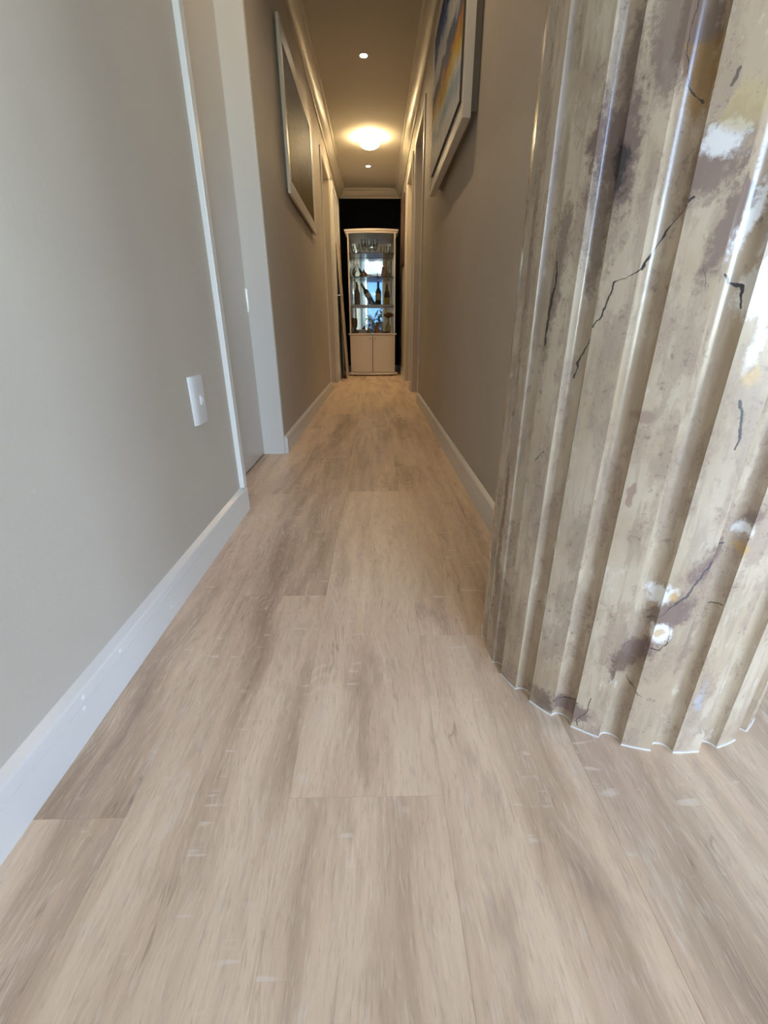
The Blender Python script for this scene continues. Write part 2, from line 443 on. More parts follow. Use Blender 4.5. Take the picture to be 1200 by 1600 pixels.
# windows of the living room (seen in the cabinet mirror; they light the scene)
M['dimmed'] = thin_glass('sky_dimming_glass', (.13, .18, .27), .03)  # tint added to dim the sky and garden in the mirror
def window(name, label, axis, u0, u1, z0, z1, at, mull, glass='glass'):
    fr = MB(); t_, dep = .05, .06
    def put(m, a, b, c, d, e0, e1):
        if axis == 'y': m.box(a, b, at - e1, at - e0, c, d)
        else: m.box(at + e0, at + e1, a, b, c, d)
    put(fr, u0, u0 + t_, z0, z1, .03, .03 + dep); put(fr, u1 - t_, u1, z0, z1, .03, .03 + dep)
    put(fr, u0 + t_, u1 - t_, z0, z0 + t_, .03, .03 + dep); put(fr, u0 + t_, u1 - t_, z1 - t_, z1, .03, .03 + dep)
    o = fr.build(name, M['trim']); tag(o, label, 'window', kind='structure')
    edges = [u0 + t_] + list(mull) + [u1 - t_]
    for k in range(len(edges) - 1):
        a = edges[k] + (.02 if k else 0); b = edges[k + 1] - (.02 if k < len(edges) - 2 else 0)
        m = MB(); put(m, a, b, z0 + t_, z1 - t_, .055, .061); m.build('pane', M[glass if k else 'glass'], o)
        if k: m = MB(); put(m, edges[k] - .02, edges[k] + .02, z0 + t_, z1 - t_, .03, .09); m.build('mullion', M['trim'], o)
window('window_1', 'tall narrow window reflected in the cabinet mirror', 'y', WIN_A[0], WIN_A[1], WIN_A[2], 2.37, RY, [-.27], 'dimmed')
window('window_4', 'clear pane added over the narrow window to keep the blind bright', 'y', WIN_A[0], WIN_A[1], 2.37, WIN_A[3], RY, [-.27])  # upper section split off with clear glass so daylight brightens the blind
window('window_2', 'wide glazed doors behind the camera', 'y', *WIN_B, RY, [1.3, 2.0, 2.7])
window('window_3', 'wide window in the living room side wall', 'x', *WIN_C, RX, [-1.4])

# ------------------------------------------------------------------ the column
NF = 21; CR = .254; CX, CY = .48, .731; CTOP = LH
def column_material():
    t = NT('faux_marble_paint')
    uv = t.n('ShaderNodeUVMap').outputs[0]
    P = t.coord()
    _, n1 = t.noise(P, 34, 3, .6)
    _, n2 = t.noise(P, 9, 3, .6)
    jit = t.vm('ADD', t.scale(t.vm('SUBTRACT', n1, (.5, .5, .5)), (.016, .016, 0)), t.scale(t.vm('SUBTRACT', n2, (.5, .5, .5)), (.03, .03, 0)))
    U = t.vm('ADD', uv, jit)
    Uc = t.vm('ADD', uv, t.scale(t.vm('SUBTRACT', n1, (.5, .5, .5)), (.014, .014, 0)))
    big, _ = t.noise(t.scale(P, (1, 1, .55)), 7, 4, .6)
    mid, _ = t.noise(t.scale(P, (1, 1, .45)), 26, 5, .65)
    str_, _ = t.noise(t.scale(P, (1, 1, .10)), 95, 4, .65)
    fine, _ = t.noise(P, 120, 5, .75)
    c = t.mix(t.ss(big, .35, .68), (.43, .335, .23), (.565, .48, .365))
    c = t.mix(t.math('MULTIPLY', t.ss(str_, .48, .62), .45), c, (.33, .26, .195))
    c = t.mix(t.math('MULTIPLY', t.ss(mid, .49, .60), .62), c, (.335, .25, .185))
    c = t.mix(t.math('MULTIPLY', t.ss(mid, .40, .28), .6), c, (.74, .72, .66))
    spk = t.math('MULTIPLY', t.ss(fine, .56, .64), t.ss(mid, .45, .56))
    c = t.mix(t.math('MULTIPLY', spk, .65), c, (.20, .145, .12))
    NZ = t.math('ADD', t.math('MULTIPLY', t.math('SUBTRACT', mid, .5), 2.6), t.math('MULTIPLY', t.math('SUBTRACT', fine, .5), 1.3))
    brown, purp, ochre, white, dark = (.17, .115, .085), (.185, .125, .108), (.55, .36, .13), (.86, .87, .86), (.012, .013, .022)
    def blob(p, r, ang, col_, amt, edge=.45):
        nonlocal c
        q = t.vm('SUBTRACT', U, (p[0], p[1], 0))
        ca, sa = math.cos(R(ang)), math.sin(R(ang))
        a = t.vm('DOT_PRODUCT', q, (ca / r[0], sa / r[0], 0)); b = t.vm('DOT_PRODUCT', q, (-sa / r[1], ca / r[1], 0))
        d2 = t.math('SQRT', t.math('ADD', t.math('MULTIPLY', a, a), t.math('MULTIPLY', b, b)))
        d2 = t.math('ADD', d2, NZ)
        mk = t.ss(d2, 1.0, edge)
        c = t.mix(t.math('MULTIPLY', mk, amt), c, col_)
    def poly(pts, w, col_, amt, gate=None):
        nonlocal c
        best = None
        for (x0, y0), (x1, y1) in zip(pts[:-1], pts[1:]):
            dx, dy = x1 - x0, y1 - y0; L2_ = dx * dx + dy * dy
            q = t.vm('SUBTRACT', Uc, (x0, y0, 0))
            h = t.math('DIVIDE', t.vm('DOT_PRODUCT', q, (dx, dy, 0)), L2_, clamp=True)
            d = t.vm('LENGTH', t.vm('SUBTRACT', q, t.vm('SCALE', (dx, dy, 0), sc=h)))
            best = d if best is None else t.math('MINIMUM', best, d)
        wv = t.ss(mid, .38, .60, w * .25, w * 1.3)
        mk = t.math('SUBTRACT', 1.0, t.math('DIVIDE', best, wv), clamp=True)
        mk = t.ss(mk, .0, .45)
        c = t.mix(t.math('MULTIPLY', mk, amt), c, col_)
    # stains
    blob((-.652, .80), (.035, .10), 4, purp, .95); blob((-.655, .865), (.02, .07), 0, purp, .8); blob((-.648, .785), (.014, .03), 10, dark, .85)
    blob((-.668, .735), (.022, .07), 6, brown, .8); blob((-.716, .66), (.022, .12), -4, brown, .75)
    blob((-.612, .885), (.025, .06), 0, purp, .75); blob((-.59, .90), (.02, .07), 5, brown, .9); blob((-.576, .84), (.018, .035), 0, (.30, .17, .05), .85)
    blob((-.552, .775), (.03, .06), -25, purp, .85); blob((-.525, .715), (.018, .06), -12, purp, .85); blob((-.545, .79), (.02, .02), 0, white, .7)
    blob((-.535, .815), (.022, .025), 0, (.46, .36, .19), .7); blob((-.505, .735), (.01, .05), -15, white, .9)
    blob((-.486, .655), (.018, .026), 0, white, .75); blob((-.475, .60), (.010, .04), -5, white, .6); blob((-.47, .57), (.012, .02), 0, ochre, .6)
    blob((-.575, .028), (.05, .022), 15, purp, .85); blob((-.625, .016), (.028, .024), 0, brown, .75)
    blob((-.51, .175), (.03, .05), -35, purp, .95); blob((-.515, .15), (.02, .02), 0, brown, .9); blob((-.478, .262), (.022, .06), -38, purp, .85)
    blob((-.448, .335), (.02, .05), -30, purp, .85); blob((-.415, .405), (.018, .05), -30, purp, .8)
    blob((-.484, .222), (.014, .018), 0, white, .95); blob((-.484, .222), (.006, .008), 0, ochre, .7)
    blob((-.492, .285), (.016, .02), -30, white, .9); blob((-.482, .283), (.006, .012), 0, ochre, .8)
    blob((-.418, .388), (.016, .022), 0, white, .85); blob((-.413, .36), (.009, .014), 0, ochre, .75); blob((-.40, .42), (.01, .03), -25, ochre, .6)
    blob((-.779, .30), (.012, .22), 0, brown, .85); blob((-.785, .72), (.012, .25), 0, brown, .6); blob((-.76, .12), (.02, .10), 0, brown, .6)
    blob((-.560, .523), (.022, .012), 20, (.28, .19, .155), .7); blob((-.556, .42), (.006, .016), 0, (.28, .18, .14), .75)
    blob((-.44, .20), (.014, .07), 0, purp, .5); blob((-.40, .11), (.012, .06), 0, (.40, .43, .50), .6)
    # cracks
    cw = .00105
    poly([(-.564, .743), (-.583, .723), (-.591, .703), (-.599, .682), (-.625, .671), (-.634, .637), (-.66, .592), (-.668, .559)], cw * 1.5, dark, .95)
    poly([(-.516, .674), (-.512, .666), (-.499, .663), (-.494, .640)], cw * 2.0, dark, .95)
    poly([(-.473, .545), (-.464, .518), (-.463, .49)], cw * 1.3, dark, .9)
    poly([(-.556, .006), (-.56, .02), (-.548, .047), (-.546, .074)], cw * 1.1, dark, .85)
    poly([(-.506, .127), (-.481, .103)], cw, dark, .7)
    poly([(-.49, .196), (-.479, .194), (-.469, .21), (-.469, .231)], cw * 1.2, dark, .9)
    poly([(-.43, .364), (-.444, .362), (-.451, .331), (-.461, .295), (-.48, .261), (-.50, .235)], cw * 1.2, (.05, .045, .06), .85)
    poly([(-.716, .701), (-.711, .678), (-.716, .631), (-.717, .60)], cw * 2.4, dark, .9)
    poly([(-.60, .92), (-.596, .861), (-.593, .843), (-.576, .827)], cw * 1.3, dark, .85)
    poly([(-.601, .033), (-.58, .041), (-.565, .052)], cw * 1.2, dark, .85)
    poly([(-.691, .452), (-.704, .434)], cw, dark, .7); poly([(-.54, .684), (-.532, .66)], cw * .8, dark, .6)
    poly([(-.425, .272), (-.416, .277)], cw, dark, .8); poly([(-.547, .842), (-.552, .83)], cw * 1.4, dark, .7)
    h = t.math('ADD', t.math('MULTIPLY', mid, .6), t.math('MULTIPLY', fine, .12))
    ro = t.ss(mid, .3, .7, .17, .30)
    return t.principled(c, ro, bump=h, bump_d=.0008, bump_s=.2, Specular_IOR_Level=.7)
M['marble'] = column_material()
def flute_profile():
    pitch = 2 * PI / NF; fw = pitch * .44; dep = .016
    a0 = R(-150.3 + 1.6)                      # centre of one flute
    pts = []
    for k in range(NF):
        c = a0 + k * pitch
        for i in range(13):                   # concave flute
            s_ = -1 + 2 * i / 12
            ang = c + s_ * fw / 2
            dd = dep * math.sqrt(max(0, 1 - abs(s_) ** 2.0))
            pts.append((ang, CR - dd))
        for i in range(1, 5):                 # flat fillet
            ang = c + fw / 2 + (pitch - fw) * i / 5
            # straight chord between its two arrises, a little crowned
            pts.append((ang, CR * (1 - .0005)))
    return pts
prof = flute_profile()
cut = -PI * 1.5
prof = sorted([((a - cut) % (2 * PI) + cut, r_) for a, r_ in prof])
root = empty('fluted_column', (CX, CY, 0))
tag(root, 'fluted round column painted as cracked cream and brown marble', 'column')
def ring_mesh(name, zs, dr, mat, wob=0):
    bm = bmesh.new(); uvl = bm.loops.layers.uv.new('UVMap'); n = len(prof); rows = []
    wr = random.Random(4)
    for zi, z in enumerate(zs):
        row = []
        for a, r_ in prof:
            rr = r_ + (dr[zi] if isinstance(dr, (list, tuple)) else dr)
            row.append(bm.verts.new((rr * math.cos(a), rr * math.sin(a), z)))
        rows.append(row)
    for i in range(len(rows) - 1):
        for k in range(n):
            l = (k + 1) % n
            f = bm.faces.new((rows[i][k], rows[i][l], rows[i + 1][l], rows[i + 1][k])); f.smooth = True
            a0_, a1_ = prof[k][0], prof[l][0] + (2 * PI if l == 0 else 0)
            for lp, (aa, zz) in zip(f.loops, ((a0_, zs[i]), (a1_, zs[i]), (a1_, zs[i + 1]), (a0_, zs[i + 1]))): lp[uvl].uv = (aa * CR, zz)
    me = bpy.data.meshes.new(name); bm.to_mesh(me); bm.free(); me.materials.append(mat)
    me.set_sharp_from_angle(angle=R(35))
    return link(bpy.data.objects.new(name, me), root)
ring_mesh('shaft', [.0015] + [CTOP * i / 24 for i in range(1, 25)], 0, M['marble'])
s = ring_mesh('base_sealant', [0, .002, .003], [.0015, .0012, -.002], M['trim']); s['label'] = 'thin white bead of sealant round the foot'

# ------------------------------------------------------------------ switch plate
pl = empty('wall_switch', (XL, 1.235, .443)); pl.rotation_euler = (0, 0, 0)
tag(pl, 'white curved switch plate with one small key low on the left wall', 'switch')
m = MB(); poly_ = []
for i in range(13):
    y = -.047 + .094 * i / 12
    poly_.append((.004 + .008 * math.sqrt(max(0, 1 - (abs(y) / .047) ** 3.0)), y))
m.extrude([(0, -.047)] + poly_ + [(0, .047)], 'z', -.064, .064)
m.build('plate', M['plastic'], pl, smooth=True, bevel=.0015)
kr = MB().box(.0105, .0145, -.010, .015, -.0125, .0125).build('key_housing', M['plastic'], pl, bevel=.0015)
MB().lathe([(.0085, 0), (.0092, .0015), (.006, .003), (.001, .0035)], 16).build('key', M['plastic'], kr, smooth=True)
kk = kr.children[0]; kk.location = (.0143, .0025, 0); kk.rotation_euler = (0, R(90), 0)

# ------------------------------------------------------------------ paintings
def paint_left():
    t = NT('dark_varnished_canvas'); P = t.coord()
    a, _ = t.noise(t.scale(P, (1, 3, 2.2)), 1.6, 5, .65, .8); b, _ = t.noise(t.scale(P, (1, 9, 5)), 2.3, 4, .6, 1.2)
    sep = t.n('ShaderNodeSeparateXYZ'); t.put(sep.inputs[0], P)
    zz = t.ss(sep.outputs[2], -.34, .34)
    c = t.ramp(t.math('ADD', zz, t.math('MULTIPLY', t.math('SUBTRACT', a, .5), .9)), [(0, (.14, .09, .02)), (.28, (.10, .07, .03)), (.45, (.10, .085, .065)), (.7, (.075, .073, .078)), (1, (.05, .06, .085))])
    c = t.mix(t.math('MULTIPLY', t.ss(b, .56, .70), .5), c, (.22, .19, .14))
    c = t.mix(t.math('MULTIPLY', t.ss(b, .42, .30), .55), c, (.05, .045, .05))
    h, _ = t.noise(t.scale(P, (1, 30, 60)), 1.5, 4)
    return t.principled(c, .42, bump=h, bump_d=.006, bump_s=1., Specular_IOR_Level=.03)
def paint_right():
    t = NT('bright_abstract_canvas'); P = t.coord()
    sep = t.n('ShaderNodeSeparateXYZ'); t.put(sep.inputs[0], P)
    _, nn = t.noise(t.scale(P, (1, 2.2, 5)), 1.6, 4, .6, .5)
    ns = t.n('ShaderNodeSeparateXYZ'); t.put(ns.inputs[0], nn)
    # layers slope up towards the viewer
    v = t.math('ADD', sep.outputs[2], t.math('MULTIPLY', sep.outputs[1], -.06))
    v = t.math('ADD', v, t.math('MULTIPLY', t.math('SUBTRACT', ns.outputs[0], .5), .22))
    c = t.ramp(t.ss(v, -.36, .36), [(0, (.55, .55, .52)), (.10, (.50, .54, .56)), (.20, (.28, .38, .46)), (.26, (.56, .55, .50)), (.34, (.52, .40, .08)), (.44, (.50, .25, .05)), (.50, (.14, .11, .14)), (.58, (.10, .13, .20)), (.64, (.52, .53, .52)), (.76, (.44, .48, .50)), (.83, (.02, .07, .28)), (.92, (.015, .03, .12)), (1, (.05, .05, .07))])
    b, _ = t.noise(t.scale(P, (1, 26, 4)), 1.5, 4, .6, .8)
    c = t.mix(t.math('MULTIPLY', t.ss(b, .58, .68), .4), c, (.56, .56, .50))
    c = t.mix(t.math('MULTIPLY', t.ss(b, .44, .33), .75), c, (.06, .075, .13))
    return t.principled(c, .6, bump=b, bump_d=.003, bump_s=.5, Specular_IOR_Level=.1)
M['paint_left'] = paint_left(); M['paint_right'] = paint_right()
M['frame_left'] = plain('cream_frame', (.62, .60, .54), .42, .03, 10)
M['frame_right'] = plain('white_frame', (.66, .64, .59), .5, .03, 10)
M['backing'] = plain('raw_canvas_edge', (.30, .27, .23), .7, .1, 20)
M['dark_edge'] = plain('dark_painted_edge', (.06, .055, .06), .6, .2, 20)
def picture(name, label, side, y0, y1, z0, z1, rail, depth, gap, mat, fm, proud=None):
    s = 1 if side == 'L' else -1; X = XL if side == 'L' else XR
    root = empty(name, (X, (y0 + y1) / 2, z0)); tag(root, label, 'painting')
    hy, hz = (y1 - y0) / 2, z1 - z0
    def bb(a, b, ya, yb, za, zb, nm, mt, bev=0, par=None):
        return MB().box(min(s * a, s * b), max(s * a, s * b), ya, yb, za, zb).build(nm, mt, par or root, bevel=bev)
    def rail_(poly, nm):
        m = MB(); V = [(s * gap, y, z) for y, z in poly] + [(s * (gap + depth), y, z) for y, z in poly]
        # inner edge of each mitred rail is slightly lower than the outer edge
        V[6] = (s * (gap + depth * .8), *V[6][1:]); V[7] = (s * (gap + depth * .8), *V[7][1:])
        m.add(V, [(0, 1, 2, 3), (4, 5, 6, 7), (0, 1, 5, 4), (1, 2, 6, 5), (2, 3, 7, 6), (3, 0, 4, 7)])
        m.build(nm, fm, root, bevel=.002)
    r = rail
    rail_([(-hy, 0), (hy, 0), (hy - r, r), (-hy + r, r)], 'frame_rail')
    rail_([(hy, 0), (hy, hz), (hy - r, hz - r), (hy - r, r)], 'frame_rail')
    rail_([(hy, hz), (-hy, hz), (-hy + r, hz - r), (hy - r, hz - r)], 'frame_rail')
    rail_([(-hy, hz), (-hy, 0), (-hy + r, r), (-hy + r, hz - r)], 'frame_rail')
    c0, c1 = (gap, gap + depth * .62) if proud is None else (gap + depth + proud - .0015, gap + depth + proud)
    if proud is not None: bb(gap, gap + depth + proud - .0016, -hy + r + .0005, hy - r - .0005, r + .0005, hz - r - .0005, 'canvas_side', M['dark_edge'])
    cv = MB().box(min(s * c0, s * c1), max(s * c0, s * c1), -hy + r, hy - r, -(hz / 2 - r), hz / 2 - r).build('canvas', mat, root)
    cv.location = (0, 0, hz / 2)
    bb(.0005, gap, -hy + .03, hy - .03, .03, hz - .03, 'stretcher', M['backing'])
    return root
picture('framed_painting', 'glossy dark grey and brown painting in a cream frame on the left wall', 'L', 2.96, 4.14, 1.33, 2.08, .075, .016, .012, M['paint_left'], M['frame_left'])
picture('framed_painting', 'blue, white and ochre abstract painting in a deep white frame on the right wall', 'R', 2.02, 3.055, 1.335, 2.06, .075, .032, .028, M['paint_right'], M['frame_right'], proud=.0035)

# ------------------------------------------------------------------ ceiling lights
M['bulb'] = emit('downlight_lamp', (1, .93, .86), 14)
M['bowl'] = emit('lit_alabaster_bowl', (1, .74, .40), 16)
def downlight(y, label):
    root = empty('downlight', (-.062, y, CH)); tag(root, label, 'ceiling light', 'recessed corridor downlights')
    MB().lathe([(.026, -.0005), (.036, -.0005), (.038, -.004), (.028, -.006), (.025, -.002)], 24, closed=True).build('trim_ring', M['cornice'], root, smooth=True)
    MB().lathe([(.001, -.0008), (.0245, -.0008), (.023, -.0035), (.001, -.0045)], 24).build('lamp', M['bulb'], root, smooth=True)
    d = bpy.data.lights.new('downlight_beam', 'SPOT'); d.energy = 4.8; d.color = (1, .72, .42); d.spot_size = R(150); d.spot_blend = .9; d.shadow_soft_size = .03
    o = bpy.data.objects.new('downlight_beam', d); link(o, root); o.location = (0, 0, -.012)
downlight(4.17, 'small recessed downlight in the ceiling nearest the camera')
downlight(6.48, 'small recessed downlight in the ceiling close to the end wall')
downlight(1.86, 'small recessed downlight above the corridor entrance')
M['white_c2'] = plain('glow_block_shell', (.6, .52, .4), .6, .02, 10)
DX, DY = -.034, 5.62
root = empty('bowl_ceiling_light', (DX, DY, CH)); tag(root, 'lit glass bowl ceiling light throwing a warm glow', 'ceiling light')
MB().lathe([(.001, 0), (.05, 0), (.05, -.012), (.03, -.018), (.001, -.018)], 28).build('ceiling_rose', M['trim'], root, smooth=True)
outer = [(.001, -.098), (.03, -.0965), (.06, -.090), (.086, -.077), (.104, -.060), (.112, -.050)]
MB().lathe(outer + [(.110, -.050), (.102, -.0605), (.084, -.0775), (.059, -.0895), (.03, -.0955), (.001, -.097)], 36).build('bowl', M['bowl'], root, smooth=True)
MB().lathe([(.1015, -.0602), (.0835, -.0772), (.0588, -.0890), (.03, -.0950), (.001, -.0965), (.001, -.0950), (.03, -.0935), (.058, -.0875), (.082, -.0755), (.1, -.0590), (.109, -.0495)], 36, closed=True).build('bowl_glow_block', M['white_c2'], root, smooth=True)  # added inner shell keeps the bowl's own glow off the ceiling
t = NT('clear_rim_glass'); tr_ = t.n('ShaderNodeBsdfTransparent'); tr_.inputs[0].default_value = (.96, .93, .86, 1); gl_ = t.n('ShaderNodeBsdfGlossy'); gl_.inputs['Roughness'].default_value = .1
mx_ = t.n('ShaderNodeMixShader'); mx_.inputs[0].default_value = .06; t.t.links.new(tr_.outputs[0], mx_.inputs[1]); t.t.links.new(gl_.outputs[0], mx_.inputs[2]); t.t.links.new(mx_.outputs[0], t.out.inputs[0]); M['rim'] = t.m
MB().lathe([(.112, -.0505), (.150, -.043), (.152, -.041), (.150, -.040), (.112, -.0485)], 36, closed=True).build('rim', M['rim'], root, smooth=True)
for a in (215, 325, 90):
    ca, sa = math.cos(R(a)), math.sin(R(a))
    MB().tube([(.03 * ca, .03 * sa, -.012), (.11 * ca, .11 * sa, -.036), (.152 * ca, .152 * sa, -.041)], .0022).build('clip_arm', M['chrome'], root, smooth=True)
for a in (325, 215, 90):
    d = bpy.data.lights.new('bowl_bulb', 'POINT'); d.energy = 1.5; d.color = (1, .74, .40); d.shadow_soft_size = .004
    o = bpy.data.objects.new('bowl_bulb', d); link(o, root); o.location = (.048 * math.cos(R(a)), .048 * math.sin(R(a)), -.080)

# ------------------------------------------------------------------ display cabinet
CBX, CBY = -.036, 6.63
cab = empty('display_cabinet', (CBX, CBY, 0))
tag(cab, 'tall white bow-fronted display cabinet with mirrored back at the corridor end', 'cabinet')
HW, DEP, BOW = .318, .36, .055
def arc(hw, y0, bow, n=16): return [(-hw + 2 * hw * i / n, y0 - bow * (1 - (-1 + 2 * i / n) ** 2)) for i in range(n + 1)]
def bowed(name, hw, y0, bow, back, z0, z1, mat, bevel=.003, par=None):
    return MB().extrude(arc(hw, y0, bow) + [(hw, back), (-hw, back)], 'z', z0, z1).build(name, mat, par or cab, bevel=bevel)
def bowed_sheet(name, xa, xb, y0, bow, th, z0, z1, mat, par=None, bevel=0):
    n = 10; f = lambda x: y0 - bow * (1 - (x / HW) ** 2); xs = [xa + (xb - xa) * i / n for i in range(n + 1)]
    return MB().extrude([(x, f(x)) for x in xs] + [(x, f(x) + th) for x in reversed(xs)], 'z', z0, z1).build(name, mat, par or cab, bevel=bevel)
for sx in (-1, 1):
    for yy in (.02, DEP - .05): MB().box(sx * .27 - .02, sx * .27 + .02, yy, yy + .04, 0, .014).build('foot', M['black'], cab)
bowed('plinth', .352, -.005, .06, DEP, .014, .045, M['cab'])
for sx in (-1, 1): MB().box(min(sx * HW, sx * (HW - .018)), max(sx * HW, sx * (HW - .018)), 0, DEP, .045, 1.775).build('side_panel', M['cab'], cab, bevel=.001)
MB().box(-HW + .018, HW - .018, DEP - .012, DEP, .045, .56).build('lower_back', M['cab'], cab)
for sx in (-1, 1):
    a, b = (-HW + .004, -.004) if sx < 0 else (.004, HW - .004)
    d = bowed_sheet('door', a, b, -.003, BOW, .018, .052, .548, M['cab'], bevel=.0015)
    kx = sx * .035; ky = -.003 - BOW * (1 - (kx / HW) ** 2)
    k = MB().lathe([(.0045, 0), (.0045, .012), (.009, .016), (.010, .022), (.006, .027), (.001, .028)], 12).build('knob', M['chrome'], d, smooth=True)
    k.location = (kx, ky, .505); k.rotation_euler = (R(90), 0, 0)
MB().box(-.02, .02, -.038, -.036, .055, .545).build('gap_shade_strip', M['black'], cab)  # black strip put behind the doors as shade in their gap
bowed('ledge', .338, -.005, .06, DEP, .552, .572, M['cab'])
SH = [.937, 1.28, 1.557]
def in_shelf(z, th, mat, nm): return MB().extrude(arc(HW - .02, .012, BOW) + [(HW - .02, DEP - .014), (-HW + .02, DEP - .014)], 'z', z - th, z).build(nm, mat, cab, bevel=.001)
in_shelf(SH[0], .014, M['cab'], 'shelf'); in_shelf(SH[1], .007, M['ware'], 'glass_shelf'); in_shelf(SH[2], .007, M['ware'], 'glass_shelf')
MB().box(-HW + .018, HW - .018, DEP - .008, DEP - .004, .572, 1.775).build('mirror_back', M['mirror'], cab)
MB().box(-HW + .018, HW - .018, DEP - .004, DEP, .572, 1.775).build('upper_back', M['cab'], cab)
for sx in (-1, 1):
    a, b = (-HW, -HW + .02) if sx < 0 else (HW - .02, HW)
    bowed_sheet('stile', a, b, -.003, BOW, .016, .572, 1.775, M['cab'], bevel=.001)
bowed_sheet('glass_door', -HW + .021, HW - .021, -.001, BOW, .004, .574, 1.773, M['glass'])
cr_ = bowed('crown', .352, -.012, .06, DEP, 1.798, 1.822, M['cab']); bowed('crown_cove', .336, -.006, .058, DEP, 1.775, 1.798, M['cab'])

# --- things kept in the cabinet
def glassmat(name, c, rough=.12): return plain(name, c, rough, .15, 25)
M['green_glass'] = glassmat('green_bottle_glass', (.018, .035, .012)); M['red_glass'] = glassmat('dark_red_bottle_glass', (.06, .012, .01))
M['blue_glass'] = glassmat('blue_bottle_glass', (.01, .03, .12)); M['mauve_glass'] = glassmat('mauve_bottle_glass', (.10, .075, .09), .2)
M['label_cream'] = plain('cream_paper_label', (.42, .36, .22), .6, .15, 40); M['label_gold'] = plain('yellow_paper_label', (.45, .34, .08), .6, .15, 40)
M['foil'] = plain('gold_foil', (.36, .30, .14), .35, .15, 40, Metallic=.5); M['copper'] = plain('copper', (.42, .20, .09), .35, .15, 30, Metallic=.6)
M['wood_dark'] = plain('dark_wood', (.16, .09, .05), .5, .25, 30); M['orange'] = plain('orange_glaze', (.55, .19, .04), .35, .2, 30)
M['white_c'] = plain('white_ceramic', (.68, .64, .58), .35, .04, 20); M['pink'] = plain('pink_ceramic', (.50, .34, .30), .4, .06, 20)
M['yellow'] = plain('yellow_liqueur', (.50, .36, .03), .3, .15, 30); M['red'] = plain('red_glaze', (.35, .04, .04), .35, .2, 30)
M['leaf_green'] = plain('green_fabric_leaves', (.06, .10, .02), .6, .3, 40); M['amber'] = plain('amber_shell', (.42, .19, .02), .35, .25, 30)
def thing(name, label, cat, x, z, y=.2, group=None):
    o = empty(name, (CBX + x, CBY + y, z)); return tag(o, label, cat, group)
def bottle(name, label, x, z, h, r, body, neck, lab, lz, y=.19, tilt=0, neck_r=.013, foil=None):
    o = thing(name, label, 'bottle', x, z, y)
    p = [(.001, 0), (r * .94, 0), (r, .006), (r, h * .56), (r * .93, h * .61), (r * .62, h * .68), (neck_r * 1.25, h * .74), (neck_r, h * .8), (neck_r, h * .965), (neck_r * 1.15, h * .97), (neck_r * 1.15, h), (.001, h)]
    MB().lathe(p, 20).build('body', body, o, smooth=True)
    if lab: MB().lathe([(r + .0004, h * lz[0]), (r + .0012, h * lz[0]), (r + .0012, h * lz[1]), (r + .0004, h * lz[1])], 20, closed=True).build('paper_label', lab, o, smooth=True)
    if neck: MB().lathe([(neck_r * 1.05, h * .80), (neck_r * 1.12, h * .80), (neck_r * 1.28, h * .985), (neck_r * 1.2, h * 1.004), (.001, h * 1.006), (.001, h * 1.001)], 16).build('capsule', neck, o, smooth=True)
    o.rotation_euler = (0, R(tilt), 0)
    return o
bottle('wine_bottle', 'dusky mauve bottle standing at the left of the middle shelf', -.215, SH[0], .295, .036, M['mauve_glass'], None, None, None)
bottle('wine_bottle', 'dark green bottle with a blue neck on the middle shelf', .088, SH[0], .30, .040, M['green_glass'], M['blue_glass'], M['label_cream'], (.22, .5))
bottle('wine_bottle', 'dark red bottle with a yellow label at the right of the shelf', .212, SH[0], .272, .036, M['red_glass'], None, M['label_gold'], (.04, .36))
bottle('champagne_bottle', 'gold-necked green bottle tilted to the left in its rack', .004, SH[0] + .026, .30, .036, M['green_glass'], M['foil'], M['label_cream'], (.28, .5), tilt=-31)
rk = thing('bottle_rack', 'small dark rack under the tilted bottle', 'rack', -.02, SH[0], .2)
for yy in (-.05, .05):
    MB().tube([(-.06, yy, .004), (.06, yy, .004)], .004).build('rail', M['wood_dark'], rk)
    MB().tube([(-.045, yy, .004), (-.03, yy, .05), (-.045, yy, .085)], .004).build('upright', M['wood_dark'], rk)
lf = thing('leaf_garland', 'low green leafy ornament at the foot of the green bottle', 'ornament', .035, SH[0], .10)
for k in range(12):
    a = 2.4 * k; L = .05 + .012 * (k % 3); m = MB(); ca, sa = math.cos(a), math.sin(a) * .5; up = .02 + .011 * (k % 4)
    b0 = Vector((.012 * ca, .012 * sa, .003)); tip = Vector((L * ca, L * sa, up)); mid = (b0 + tip) / 2 + Vector((0, 0, .018)); sd = Vector((-sa, ca, 0)) * .014
    m.add([b0, mid + sd, tip, mid - sd, mid + Vector((0, 0, .005)), mid - Vector((0, 0, .003))], [(0, 1, 4), (1, 2, 4), (2, 3, 4), (3, 0, 4), (1, 0, 5), (2, 1, 5), (3, 2, 5), (0, 3, 5)])
    m.build('leaf', M['leaf_green'], lf)
def stemglass(x, z, y, label, h=.15, r=.03, tall=False):
    o = thing('drinking_glass', label, 'glass', x, z, y, 'clear glasses on the top shelf')
    if tall: p = [(.001, 0), (r * .85, 0), (r, h), (r - .002, h), (r * .8, .008), (.001, .008)]; MB().lathe(p, 18).build('tumbler', M['ware'], o, smooth=True)
    else:
        MB().lathe([(.001, 0), (r * .9, 0), (r * .85, .003), (.004, .007), (.0035, h * .5), (.001, h * .5)], 18).build('stem', M['ware'], o, smooth=True)
        MB().lathe([(.001, h * .5), (r * .6, h * .58), (r, h * .75), (r * .88, h), (r * .85, h), (r * .96, h * .75), (r * .56, h * .6), (.001, h * .53)], 18).build('bowl', M['ware'], o, smooth=True)
stemglass(-.258, SH[2], .17, 'first clear stem glass from the left on the top shelf', .135)
stemglass(-.19, SH[2], .17, 'second clear stem glass from the left on the top shelf', .135)
stemglass(-.11, SH[2], .20, 'clear stem glass left of centre on the top shelf', .19, .034)
